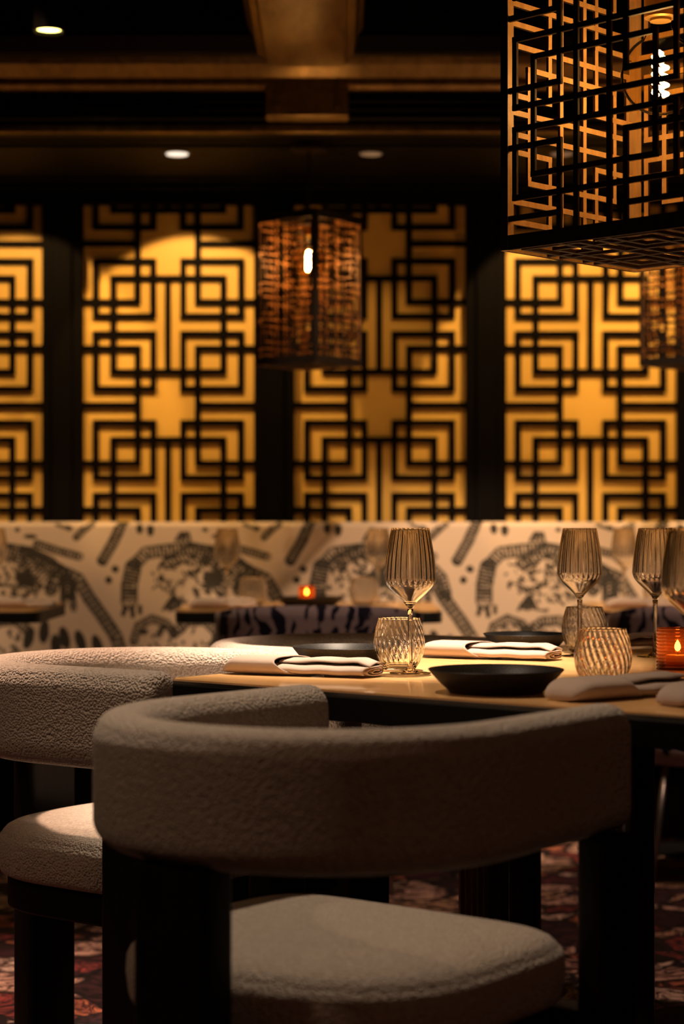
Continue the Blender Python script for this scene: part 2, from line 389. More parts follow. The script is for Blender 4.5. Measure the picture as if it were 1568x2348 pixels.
def screen(base, label):
    root = empty('lattice_screen', (base, 6.72, 0), 0, label=label, cat='screen', group='lattice screens along the back wall')
    bm = BM(); hw = 7.2; ZT, ZB = Hz(478), .80
    done = []
    for bkind in lattice_bars():
        if bkind[0] == 'h':
            _, a, b, y = bkind; x0, x1, z0, z1 = Vx(a-hw, 0), Vx(b+hw, 0), Hz(y+hw), Hz(y-hw)
            d0, d1 = -.003, .0045
        else:
            _, x, a, b = bkind; x0, x1, z0, z1 = Vx(x-hw, 0), Vx(x+hw, 0), Hz(b+hw), Hz(a-hw)
            d0, d1 = -.0026, .0041
        x0 = max(x0, -.302); x1 = min(x1, .302); z0 = max(z0, ZB); z1 = min(z1, Hz(472))
        if z1-z0 < .002 or x1-x0 < .002: continue
        box(bm, x0, x1, d0, d1, z0, z1)
    obj('lattice', bm, screen_wood, root)
    bm = BM(); box(bm, -.303, .303, .011, .022, .80, Hz(466)); obj('backing_panel', bm, gold_panel, root)
    return root
CENT = [-.613+.7475*k for k in range(-3, 5)]
names = {0: 'hidden', 2: 'amber screen with black lattice at the far left, cut by the edge of the picture',
         3: 'amber lattice screen left of the small pendant, arc of light at its top',
         4: 'dimmer amber lattice screen partly behind the small hanging pendant',
         5: 'amber lattice screen under the large pendant at the right'}
for k, c in enumerate(CENT):
    lab = names.get(k)
    if k < 2: lab = 'amber lattice screen beyond the left edge, '+('second' if k == 1 else 'third')+' from the picture'
    if k > 5: lab = 'amber lattice screen beyond the right edge, '+('first' if k == 6 else 'second')+' from the picture'
    screen(c, lab)
# posts between the screens and lintel
tn = 10
edges = [-XW]+[c for cc in CENT for c in (cc-.302, cc+.302)]+[XW]
for i in range(0, len(edges), 2):
    x0, x1 = edges[i], edges[i+1]
    if x1-x0 < .01: continue
    bm = BM(); box(bm, x0, x1, 6.69, YWALL, 0, 2.2)
    if x1-x0 < .3:
        m_ = (x0+x1)/2; box(bm, m_-.035, m_+.035, 6.675, 6.69, 0, 2.2)
    struct('trim_%d' % tn, bm, screen_wood, bevel=.003); tn += 1
bm = BM(); box(bm, -XW, XW, 6.68, YWALL, 2.135, 2.2); struct('trim_%d' % tn, bm, screen_wood); tn += 1

# ================================================================= banquette
def ink_field(px, py):
    """woven print drawn in picture-pixel units"""
    I = np.zeros_like(px)
    rng = np.random.default_rng(3)
    def seg(pts, w, amp=1.0, hatch=None, soft=3.0):
        nonlocal I
        best = np.full_like(px, 1e9); tt = np.zeros_like(px); L = 0
        for (x0, y0), (x1, y1) in zip(pts[:-1], pts[1:]):
            dx, dy = x1-x0, y1-y0; l = math.hypot(dx, dy)
            t = np.clip(((px-x0)*dx+(py-y0)*dy)/(l*l), 0, 1)
            d = np.hypot(px-x0-t*dx, py-y0-t*dy)
            m = d < best; best = np.where(m, d, best); tt = np.where(m, L+t*l, tt); L += l
        a = np.clip((w/2-best)/soft+.5, 0, 1)*amp
        if hatch:
            ed = np.clip(1-np.abs(best-w/2+2)/3, 0, 1)
            a = a*np.clip(.45+.75*np.sin(tt*2*PI/hatch), .25, 1); a = np.maximum(a, ed*.75*(best < w/2+1))
        I = np.maximum(I, a)
    def blob(x, y, rx, ry, amp=1.0, soft=.3, rot=0):
        nonlocal I
        c, s = math.cos(rot), math.sin(rot); dx, dy = px-x, py-y
        r = np.hypot((dx*c+dy*s)/rx, (-dx*s+dy*c)/ry)
        I = np.maximum(I, np.clip((1-r)/soft, 0, 1)*amp)
    for o in (-1045, -615, -180, 250, 680, 1062, 1490, 1920, 2350):
        b = o-250
        P = lambda *a: [(x+b, y) for x, y in a]
        seg(P((283, 1190), (262, 1240), (236, 1285)), 25, .85, 7)
        blob(265+b, 1305, 9, 9); blob(250+b, 1330, 9, 9)
        # beast with mottled body
        seg(P((306, 1300), (298, 1340), (297, 1378)), 38, .9, 8)
        seg(P((288, 1392), (284, 1408)), 10, .7); seg(P((304, 1392), (306, 1412)), 10, .7); seg(P((322, 1390), (322, 1405)), 8, .7)
        seg(P((312, 1292), (335, 1268), (380, 1262), (440, 1258), (500, 1268), (545, 1290), (580, 1325), (590, 1360)), 30, .62, 9)
        for q in range(120):
            x = rng.uniform(345, 560); y = rng.uniform(1275, 1370)
            if abs((x-450)/115)**2+abs((y-1320)/52)**2 > 1: continue
            blob(x+b, y, rng.uniform(6, 12), rng.uniform(2.5, 4.5), .6, .5, rng.uniform(0, PI))
        blob(485+b, 1325, 26, 20, .7, .6)
        for q in range(5): seg(P((375+q*11, 1398-q % 2*3), (396+q*2, 1368)), 6, .7)
        # garland / tail arcs
        seg(P((118, 1352), (128, 1325), (155, 1316), (180, 1328), (205, 1370), (240, 1418), (268, 1460), (285, 1510)), 30, .8, 13)
        seg(P((165, 1330), (170, 1395)), 16, .85, 11); seg(P((146, 1325), (146, 1385)), 14, .85, 9)
        for x, y, r in ((68, 1462, .25), (103, 1448, .1), (150, 1462, -.25), (186, 1470, -.3), (225, 1480, -.3), (130, 1480, -.1)):
            blob(x+b, y, 13, 30, .95, .35, r)
        seg(P((55, 1258), (100, 1280), (145, 1302)), 13, .9); seg(P((85, 1247), (130, 1262), (182, 1276)), 19, .65, 8)
        seg(P((-40, 1290), (10, 1262), (60, 1285), (105, 1330)), 34, .5, 9)
        for q in range(60):
            x = rng.uniform(-60, 90); y = rng.uniform(1275, 1400)
            blob(x+b, y, rng.uniform(6, 13), rng.uniform(3, 5.5), .6, .5, rng.uniform(0, PI))
        blob(60+b, 1328, 34, 24, .75, .7, .5)
        seg(P((308, 1470), (318, 1435), (350, 1418), (385, 1430), (400, 1455)), 20, .6, 7)
        seg(P((400, 1450), (430, 1425), (470, 1422), (500, 1450)), 24, .65, 8)
        for q in range(46):
            blob(rng.uniform(320, 500)+b, rng.uniform(1430, 1500), rng.uniform(6, 13), rng.uniform(3, 5.5), .6, .5, rng.uniform(0, PI))
        blob(320+b, 1210, 9, 16, .9); blob(345+b, 1215, 9, 16, .9)
        for q in range(4): seg(P((403+q*11, 1240), (414+q*6, 1222)), 6, .7)
        seg(P((175, 1232), (195, 1212), (210, 1200)), 17, .7, 6); seg(P((130, 1200), (160, 1212)), 12, .6, 6)
        blob(40+b, 1215, 7, 5); blob(70+b, 1230, 20, 7, .6, .5)
    return np.clip(I, 0, 1)
BQ = empty('banquette', (0, 6.2, 0), 0, label='long banquette upholstered in cream fabric with dark animal print against the back wall', cat='banquette')
YF = 6.50
def print_grid(name, prof, x0, x1, step, pix, mat_, parent):
    """prof list of (y,z); pix (X, s-index)->py"""
    nx = int((x1-x0)/step)+1; nz = len(prof)
    X = np.linspace(x0, x1, nx)
    verts = [(x, p[0]-6.2, p[1]) for p in prof for x in X]
    faces = [(j*nx+i, j*nx+i+1, (j+1)*nx+i+1, (j+1)*nx+i) for j in range(nz-1) for i in range(nx-1)]
    o = obj(name, (verts, faces), mat_, parent, smooth=True)
    PX = np.tile(784+X*4350/YF, nz); PY = np.repeat(np.array(pix), nx)
    ink = ink_field(PX, PY)
    at = o.data.attributes.new('ink', 'FLOAT', 'POINT'); at.data.foreach_set('value', ink.astype(np.float32))
    return o
prof = [(6.66, .60), (6.66, 1.0), (6.655, 1.008), (6.64, 1.013), (6.53, 1.013), (6.515, 1.010), (6.503, 1.002)]
pix = [1140, 1170, 1180, 1185, 1190, 1194, 1198]
zz = 1.0
while zz > .44:
    prof.append((YF - .02*math.sin(min(1, (1.0-zz)/.5)*PI/2), zz)); pix.append(1212+(.99-zz)*4350/YF); zz -= .0045
print_grid('backrest', prof, -2.6, 2.8, .0052, pix, print_fabric, BQ)
# seat cushion
sp = rrect(.60, .13, .04, 5); bm = BM(); a = [bm.verts.new((-2.6, 6.19+y-6.2, .40+z)) for y, z in sp]; b = [bm.verts.new((2.8, 6.19+y-6.2, .40+z)) for y, z in sp]
for i in range(len(sp)): bm.faces.new((a[i], a[(i+1) % len(sp)], b[(i+1) % len(sp)], b[i]))
bm.faces.new(a[::-1]); bm.faces.new(b)
seat_fab = mat('cream_print_seat', (.45, .37, .29), .9, spec=.1)
obj('seat_cushion', bm, seat_fab, BQ, autosm=50)
bm = BM(); box(bm, -2.58, 2.78, -.16, .45, 0, .335); obj('plinth', bm, black_wood, BQ)

# ================================================================= main table
E1 = Vector((.7665, -.6423, 0)); E2 = Vector((.6423, .7665, 0)); P0 = Vector((-.289, 3.039, 0)); TR = -math.atan2(.6423, .7665)
TT = empty('dining_table', P0, TR, label='large dining table with honey wood top and thick black edge in the middle', cat='table')
LX, LY = 1.15, 1.50
def rr_poly(x0, x1, y0, y1, r, n=8):
    w, h = x1-x0, y1-y0; return [(x+(x0+x1)/2, y+(y0+y1)/2) for x, y in rrect(w, h, r, n)]
def prism(poly, z0, z1, bm=None):
    bm = bm or BM(); a = [bm.verts.new((x, y, z0)) for x, y in poly]; b = [bm.verts.new((x, y, z1)) for x, y in poly]; n = len(poly)
    bm.faces.new(a[::-1]); bm.faces.new(b)
    for i in range(n): bm.faces.new((a[i], a[(i+1)%n], b[(i+1)%n], b[i]))
    return bm
obj('tabletop', prism(rr_poly(.006, LX-.006, .006, LY-.006, .03), .742, .75), table_wood, TT)
obj('edge_trim', prism(rr_poly(.001, LX-.001, .001, LY-.001, .034), .7425, .7475), silver_trim, TT)
obj('table_edge', prism(rr_poly(0, LX, 0, LY, .035), .705, .7424), black_edge, TT, bevel=.002)
for ex, s in ((.275, .062), (.55, .075)):
    poly = []
    q = s/2
    for i in range(4):
        c, s_ = math.cos(i*PI/2), math.sin(i*PI/2)
        for t in np.linspace(-1, .8, 10):
            y = t*q; x = q+(.003 if int(round((t+1)*5)) % 2 else 0)
            poly.append((ex+x*c-y*s_, .5+x*s_+y*c))
    obj('table_post', prism(poly, .02, .705), post_wood, TT)
obj('base_plate', prism(rr_poly(.15, .75, .3, .7, .04), 0, .02), black_edge, TT, bevel=.003)

# ================================================================= boucle chairs
R_, A_, SP = .255, .264, -.03
def u_path():
    pts = []
    k = np.linspace(0, A_, 14)[1:]
    n_ = 2.1
    t = np.linspace(-PI/2, PI/2, 49)
    for q in k[::-1]: pts.append((q, -R_-SP*(-1)*q*-1 if False else -R_+SP*-1*0+(-SP)*0 - 0 + 0))
    pts = [(q, -R_+(-SP)*q*1.0*-1*-1) for q in k[::-1]]
    pts = [(q, -(R_-.03*q/ A_*0-.03*q)) for q in k[::-1]]
    for a in t:
        pts.append((-abs(math.cos(a))**(2/n_)*R_, math.copysign(abs(math.sin(a))**(2/n_)*R_, math.sin(a))))
    pts += [(q, (R_-.03*q)) for q in k]
    return pts
def make_chair(label, group):
    root = empty('barrel_dining_chair', (0,0,0), 0, label=label, cat='chair', group=group)
    path = [Vector((x, y, 0)) for x, y in u_path()]
    # section: (outward offset, z)
    H0, H1 = .598, .763; w = .074
    sec = []
    for x, y in rrect(w, H1-H0, .032, 7): sec.append((x, y+(H0+H1)/2))
    # denser straight sides and a seam groove on the outer upper edge
    dense = []
    for i in range(len(sec)):
        a, b = sec[i], sec[(i+1) % len(sec)]; dense.append(a); L = math.hypot(b[0]-a[0], b[1]-a[1]); m = int(L/.008)
        for k in range(1, m): dense.append((a[0]+(b[0]-a[0])*k/m, a[1]+(b[1]-a[1])*k/m))
    sec = []
    for x, z in dense:
        zs = H1-.019
        if x > 0 and abs(z-zs) < .006: x -= .0028*(1-abs(z-zs)/.006)
        sec.append((x, z))
    bm = BM(); rings = []
    n = len(path)
    er = .018
    stations = []
    for i, p in enumerate(path):
        d = (path[min(i+1, n-1)]-path[max(i-1, 0)]).normalized(); nrm = Vector((d.y, -d.x, 0))
        if nrm.dot(p-Vector((.1, 0, 0))) < 0: nrm = -nrm
        stations.append((p, nrm, d))
    first, last = stations[0], stations[-1]
    full = []
    for k in range(5):
        a = k/4*PI/2; full.append((first[0]-first[2]*0+(-first[2])*(er*math.cos(a)), first[1], er*(1-math.sin(a))))
    for s in stations[1:-1]: full.append((s[0], s[1], 0))
    for k in range(5):
        a = k/4*PI/2; full.append((last[0]+last[2]*(er*math.sin(a)), last[1], er*(1-math.cos(a))))
    zc = (H0+H1)/2
    for p, nrm, inset in full:
        ring = []
        for x, z in sec:
            fx = (w/2-inset)/(w/2); fz = ((H1-H0)/2-inset)/((H1-H0)/2)
            ring.append(bm.verts.new(p+nrm*(x*fx)+Vector((0, 0, zc+(z-zc)*fz))))
        rings.append(ring)
    m = len(sec)
    for i in range(len(rings)-1):
        for k in range(m): bm.faces.new((rings[i][k], rings[i][(k+1)%m], rings[i+1][(k+1)%m], rings[i+1][k]))
    bm.faces.new(rings[0][::-1]); bm.faces.new(rings[-1])
    obj('backrest', bm, boucle, root, smooth=True)
    # seat outline
    def outline(off, n=96):
        pts = []
        for i in range(n):
            t = 2*PI*i/n; c, s = math.cos(t), math.sin(t)
            if c < 0: x = -abs(c)**(2/2.6)*(.214+off); y = math.copysign(abs(s)**(2/2.6), s)*(.2495+off)
            else: x = abs(c)**(2/6)*(.222+off); y = math.copysign(abs(s)**(2/6), s)*(.2495+off)
            pts.append((x+.0, y))
        return pts
    prof = [(-.012, .390), (-.003, .395), (0, .405), (.003, .43), (.002, .450), (-.002, .4585), (-.005, .4605), (-.006, .464), (-.012, .471), (-.022, .4765), (-.045, .482), (-.08, .4865), (-.13, .489), (-.17, .490)]
    bm = BM(); rings = [[bm.verts.new((x, y, z)) for x, y in outline(o)] for o, z in prof]
    for i in range(len(rings)-1):
        for k in range(96): bm.faces.new((rings[i][k], rings[i][(k+1)%96], rings[i+1][(k+1)%96], rings[i+1][k]))
    bm.faces.new(rings[0][::-1]); bm.faces.new(rings[-1])
    obj('seat', bm, boucle, root, smooth=True)
    obj('seat_base', prism(outline(-.014), .335, .3895), black_wood, root, bevel=.004)
    # legs: rear centre and two at the arms
    bm = BM(); prism([(x-.262, y+.010) for x, y in rrect(.055, .115, .012, 4)], 0, .598, bm); obj('leg', bm, black_wood, root, autosm=40)
    for s in (-1, 1):
        bm = BM(); prism([(x+.228, y+s*.2725) for x, y in rrect(.090, .042, .010, 4)], 0, .598, bm); obj('leg', bm, black_wood, root, autosm=40)
    # rails joining the seat base to the legs
    bm = BM(); box(bm, -.24, -.2, -.04, .04, .345, .375); obj('rail', bm, black_wood, root)
    for s in (-1, 1):
        bm = BM(); y0, y1 = sorted((s*.15, s*.242)); box(bm, .205, .25, y0, y1, .345, .375); obj('rail', bm, black_wood, root)
    return root
G = 'boucle barrel chairs round the dining table'
chair = make_chair('nearest beige boucle barrel chair, its curved back towards the viewer', G)
chair.location = (-.017, 2.403, 0); chair.rotation_euler.z = .915
c2 = copy_tree(chair); c2['label'] = 'beige boucle barrel chair at the left corner of the dining table'
c2.location = (-.354, 3.378, 0); c2.rotation_euler.z = -.655
c3 = copy_tree(chair); c3['label'] = 'beige boucle barrel chair at the far side, only its curved rim showing behind the plates'
c3.location = (.022, 3.856, 0); c3.rotation_euler.z = -.64

# ================================================================= tableware
def make_wineglass(label, group, loc, ribs=26, lite=False):
    root = empty('wine_glass', loc, random.uniform(0, 1), label=label, cat='wine glass', group=group)
    # bowl: outer then inner
    outer = [(.0052, .108), (.0075, .113), (.0125, .119), (.021, .127), (.031, .1365), (.0385, .1455), (.0420, .154), (.0426, .160), (.0421, .170), (.0405, .187), (.0380, .205), (.0348, .223), (.0316, .240)]
    op = catmull([(r, 0, z) for r, z in outer], 3); outer = [(p.x, p.z) for p in op]
    inner = []
    for r, z in outer[::-1]:
        tck = .0013 if z > .14 else .0013+(.14-z)*.06
        if r-tck > .002 and z > .1165: inner.append((r-tck, z+(.0 if z > .15 else .0012)))
    prof = [(0, .1075)]+outer+[(outer[-1][0]-.0006, .2406)]+inner+[(0, inner[-1][1]-.0008)]
    nout = 1+len(outer)
    def radf(t, r, z, i):
        if 1 < i and z > .146 :
            a = min(1, (z-.146)/.012)*min(1, max(0, (.2405-z)/.004)+.25)
            if i >= nout+1: return r + .0012*a*math.cos(ribs*t)
            return r
        return r
    bm = lathe(prof, ribs*6, radf); obj('bowl', bm, bowl_glass, root, smooth=True)
    prof = [(0, 0), (.0335, 0), (.0345, .0008), (.0335, .0018), (.022, .003), (.010, .0055), (.0052, .010), (.0042, .020), (.0040, .055), (.0042, .095), (.0050, .1065), (0, .1073)]
    obj('stem', lathe(prof, 32), stem_glass, root, smooth=True)
    return root
def make_tumbler(label, group, loc):
    root = empty('tumbler', loc, random.uniform(0, 1), label=label, cat='tumbler', group=group)
    outer = [(.022, 0), (.027, .0015), (.034, .012), (.0405, .026), (.0433, .040), (.0430, .052), (.0405, .068), (.0372, .080), (.0352, .088)]
    op = catmull([(r, 0, z) for r, z in outer], 3); outer = [(p.x, p.z) for p in op]
    inner = [(r-.0017, z) for r, z in outer[::-1] if z > .012]
    prof = [(0, 0)]+outer+[(outer[-1][0]-.0008, .0887)]+inner+[(inner[-1][0]-.01, .0095), (0, .009)]
    nout = 1+len(outer); ribs = 26
    def radf(t, r, z, i):
        if i < 2: return r
        if z > .010 and i >= nout+1 and r > .02:
            return r+.0008*math.cos(ribs*(t+z*9))*min(1, (z-.010)/.01)
        if z > .012 and i < nout and z < .084:
            return r+.0004*math.cos(ribs*(t-z*9))
        return r
    obj('glass_body', lathe(prof, ribs*6, radf), tumbler_glass, root, smooth=True)
    return root
def make_plate(label, group, loc, name='plate'):
    prof = [(0, .0015), (.062, .0015), (.064, 0), (.068, 0), (.070, .003), (.080, .012), (.0925, .025), (.0985, .0318), (.1, .0335), (.0992, .0345), (.097, .0335), (.088, .0235), (.077, .0135), (.068, .0085), (.058, .0075), (0, .0072)]
    root = obj(name, lathe(prof, 96), stone, None, autosm=50, loc=loc)
    return tag(root, label=label, cat='plate', group=group)
TZ = .7503
GW = 'wine glasses on the dining table'; GT = 'ribbed tumblers on the dining table'; GP = 'black plates on the dining table'
make_wineglass('ribbed wine glass beside the nearest napkin, left of the others', GW, (.113, 3.14, TZ))
make_wineglass('ribbed wine glass rising behind the pair of tumblers', GW, (.446, 3.56, TZ))
make_wineglass('ribbed wine glass behind the glowing candle holder, partly hidden', GW, (.586, 3.55, TZ))
make_wineglass('blurred nearest wine glass at the right edge of the table', GW, (.493, 2.68, TZ))
make_tumbler('ribbed tumbler by the nearest rolled napkin', GT, (.097, 3.218, TZ))
make_tumbler('ribbed tumbler below the middle wine glass, behind another tumbler', GT, (.468, 3.665, TZ))
make_tumbler('blurred nearest tumbler at the right of the large black plate', GT, (.396, 2.88, TZ))
make_plate('black plate behind the nearest rolled napkin, by the left chair', GP, (.003, 3.31, TZ)).scale = (.9, .9, 1)
make_plate('black plate behind the farther rolled napkin', GP, (.364, 3.75, TZ)).scale = (.85, .85, .95)
make_plate('large looking nearest black plate at the table edge', GP, (.2255, 2.78, TZ))

# napkins
def make_napkin(label, group, loc, rz, length=.262, scale=1.0):
    root = empty('rolled_napkin', loc, rz, label=label, cat='napkin', group=group)
    # inner roll seen at the right end: flattened spiral ribbon
    def spiral(w, h, turns, th, n=110):
        C = []
        for i in range(n+1):
            s = i/n; a = s*turns*2*PI; k = .16+.84*s
            C.append((math.copysign(abs(math.cos(a))**.7, math.cos(a))*w/2*k, math.sin(a)*h/2*k))
        out, inn = [], []
        for i, (x, y) in enumerate(C):
            p, q = C[max(i-1, 0)], C[min(i+1, n)]; dx, dy = q[0]-p[0], q[1]-p[1]; l = math.hypot(dx, dy) or 1
            out.append((x+dy/l*th/2, y-dx/l*th/2)); inn.append((x-dy/l*th/2, y+dx/l*th/2))
        return out+inn[::-1]
    ring = spiral(.074, .0175, 2.6, .0016)
    bm = BM(); rings = []; NS = 26
    for j in range(NS+1):
        s = j/NS; x = .02+(length-.02)*s
        k = .75+.25*min(1, s*4)
        rings.append([bm.verts.new((x+.006*math.sin(y*60+1), y*k+.002*math.sin(s*9), .0102+z*(1+.06*math.sin(s*11+y*40))+.0006*math.sin(s*25+y*90))) for y, z in ring])
    m = len(ring)
    for i in range(NS):
        for k in range(m): bm.faces.new((rings[i][k], rings[i][(k+1)%m], rings[i+1][(k+1)%m], rings[i+1][k]))
    for rg in (rings[0], rings[-1]):
        for k in range(m//2-1): bm.faces.new((rg[k], rg[k+1], rg[m-2-k], rg[m-1-k]))
    obj('inner_roll', bm, linen, root, smooth=True)
    # top fold lying over the cutlery, with a curled end
    bm = BM(); secs = []
    for j in range(31):
        s = j/30; x = .10+(length-.10)*s
        row = []
        for k in range(13):
            t = k/12-.5; y = .010+t*.058
            z = .0262+.0035*math.sin(s*2.2)-.012*max(0, s-.86)*7*(1 if s > .86 else 0)*.5-.0045*(2*t)**4+.0008*math.sin(s*14+t*9)
            row.append((x, y, z))
        secs.append(row)
    top = [[bm.verts.new(p) for p in r] for r in secs]; bot = [[bm.verts.new((p[0], p[1], p[2]-.002)) for p in r] for r in secs]
    for j in range(30):
        for k in range(12):
            bm.faces.new((top[j][k], top[j][k+1], top[j+1][k+1], top[j+1][k])); bm.faces.new((bot[j][k], bot[j+1][k], bot[j+1][k+1], bot[j][k+1]))
        bm.faces.new((top[j][0], top[j+1][0], bot[j+1][0], bot[j][0])); bm.faces.new((top[j][12], bot[j][12], bot[j+1][12], top[j+1][12]))
    for j in (0, 30):
        for k in range(12): bm.faces.new((top[j][k], bot[j][k], bot[j][k+1], top[j][k+1]))
    obj('top_fold', bm, linen, root, smooth=True)
    # sleeve wrapping the left half, slanted open edge, pinched left end
    bm = BM(); rings = []; m = 56; NS = 24
    for j in range(NS+1):
        s = j/NS; e = math.sin(min(1, s*3.2+.02)*PI/2)**.7
        ring = []
        for k in range(m):
            a = 2*PI*k/m; c, sn = math.cos(a), math.sin(a)
            y = math.copysign(abs(c)**.6, c)*.0455*(.55+.45*e); z = math.copysign(abs(sn)**.8, sn)
            L = .128-.018*z+.018*c
            zz = .0158+z*(.0150*(.30+.70*e)); zz = max(zz-.0158*(1-e)*.6, .0008)
            ring.append(bm.verts.new((s*L, y, zz)))
        rings.append(ring)
    for i in range(NS):
        for k in range(m): bm.faces.new((rings[i][k], rings[i][(k+1)%m], rings[i+1][(k+1)%m], rings[i+1][k]))
    bm.faces.new(rings[0][::-1])
    o = obj('outer_wrap', bm, linen, root, smooth=True)
    sd = o.modifiers.new('cloth', 'SOLIDIFY'); sd.thickness = .0015; sd.offset = -1
    return root
def make_knife(label, group, loc, rz):
    root = empty('table_knife', loc, rz, label=label, cat='knife', group=group)
    bm = BM(); tube(bm, [(.115, -.004, .0215), (.17, -.004, .0215), (.235, -.004, .0215), (.243, -.004, .0215)], [.0016, .0017, .0019, .0012], 10)
    for v in bm.verts: v.co.y = -.004+(v.co.y+.004)*4.2
    obj('handle', bm, knife_black, root, smooth=True)
    bm = BM(); box(bm, .03, .1148, -.010, .003, .0207, .0223); obj('blade', bm, knife_black, root, bevel=.0005)
    return root
GN = 'folded beige napkins on the dining table'
def ang(a, b): return math.atan2(b[1]-a[1], b[0]-a[0])
n1a = (-.187, 3.16)
NAP = [((-.186, 3.165), ang((-.186, 3.165), (.055, 3.055)), 'beige napkin with folded sleeve and black knife, nearest the left chair'),
       ((.153, 3.565), ang((.153, 3.565), (.40, 3.44)), 'beige napkin with black knife in front of the far black plate'),
       ((.300, 2.63), ang((.300, 2.63), (.515, 2.80)), 'blurred beige napkin on the table at the right front corner')]
for i, (p, a, lab) in enumerate(NAP):
    make_napkin(lab, GN, (p[0], p[1], TZ), a)
    if i < 2:
        make_knife('black knife handle tucked in the napkin '+('nearest the left chair' if i == 0 else 'in front of the far black plate'), 'black knives tucked in napkins', (p[0], p[1], TZ), a)
    else:
        make_knife('black knife tucked in the blurred napkin at the right front corner', 'black knives tucked in napkins', (p[0], p[1], TZ), a)
# far napkin seen end-on behind the glasses
nf = make_napkin('stacked folds of a beige napkin behind the candle, seen from its end', GN, (.82, 3.86, TZ), math.radians(190))
# second lobe: a folded napkin further right on the table
make_napkin('blurred beige napkin overlapping the right edge of the picture', GN, (.44, 2.555, TZ), math.radians(30))

# candle holders
def make_candle(label, group, loc, r=.035, h=.070):
    root = empty('candle_holder', loc, 0, label=label, cat='candle holder', group=group)
    outer = []; nz = 36
    for i in range(nz+1):
        z = h*i/nz; outer.append((r+.0009*math.cos(z/h*2*PI*12), z))
    inner = [(rr-.0022, z) for rr, z in outer[::-1] if z > .005]
    bm = lathe([(0, 0)]+outer+inner+[(0, .005)], 72, lambda t, q, z, i: q+.0006*math.cos(36*t) if 0 < i <= nz else q)
    obj('ribbed_cup', bm, copper_glass, root, smooth=True)
    obj('candle', lathe([(0, .0055), (r*.62, .0055), (r*.62, .022), (r*.55, .024), (0, .0235)], 32), wax, root, autosm=40)
    fl = lathe([(0, .030), (.0034, .032), (.0054, .036), (.0050, .041), (.0026, .046), (0, .050)], 16)
    obj('flame', fl, flame_m, root, smooth=True)
    bm = BM(); tube(bm, [(0, 0, .0235), (0, 0, .031)], .0006, 6); obj('wick', bm, knife_black, root)
    return root
GC = 'lit candles in copper ribbed holders'
make_candle('copper ribbed candle holder glowing at the right edge of the dining table', GC, (.573, 3.24, TZ))

# ================================================================= bistro tables by the banquette
def bistro(x0, x1, label):
    t = empty('bistro_table', ((x0+x1)/2, 5.93, 0), 0, label=label, cat='table', group='small tables along the banquette')
    w = (x1-x0)/2
    obj('tabletop', prism(rr_poly(-w+.006, w-.006, -.29, .29, .05), .742, .75), table_wood, t)
    obj('table_edge', prism(rr_poly(-w, w, -.296, .296, .055), .708, .7419), black_edge, t, bevel=.003)
    bm = BM(); tube(bm, [(0, -.11, .02), (0, -.11, .708)], .03, 20); obj('pedestal', bm, black_edge, t, autosm=40)
    obj('base_plate', lathe([(0, 0), (.17, 0), (.17, .008), (.04, .02), (0, .02)], 48), black_edge, t, autosm=30, loc=(0, -.11, 0))
    return t
bistro(-1.50, -.90, 'small table at the left edge of the picture by the banquette')
bistro(-.50, .30, 'small wood topped table in the middle in front of the banquette')
bistro(.77, 1.45, 'small table at the right in front of the banquette, behind the glasses')
GB = 'glasses on the small tables by the banquette'
sm = [(-.36, 5.95), (.115, 6.02), (.885, 5.95), (-1.09, 5.95)]
labs = ['faint wine glass on the left end of the middle small table', 'faint wine glass at the right end of the middle small table', 'faint wine glass on the right small table', 'faint wine glass on the small table at the left edge']
for (x, y), l in zip(sm, labs): make_wineglass(l, GB, (x, y, TZ))
for (x, y), l in zip([(-.275, 5.88), (.065, 5.86), (.98, 5.9)], ['tumbler between the wine glass and the candle on the middle small table', 'tumbler right of the candle on the middle small table', 'tumbler on the right small table']):
    make_tumbler(l, GB, (x, y, TZ))
pl = make_plate('black plate carrying the candle on the middle small table', 'black plates on the small tables', (-.098, 5.80, TZ))
pl.scale = (1.05, 1.05, .9)
make_candle('small copper candle holder burning on the middle small table', GC, (-.108, 5.80, TZ+.0075), .025, .058)
for (x, y, a), l in zip([(-.46, 5.72, .15), (.80, 5.74, .1), (-1.07, 5.73, .2)], ['dark beige napkin on the left end of the middle small table', 'beige napkin on the right small table', 'beige napkin on the small table at the left edge']):
    make_napkin(l, 'napkins on the small tables', (x, y, TZ), a, .20)

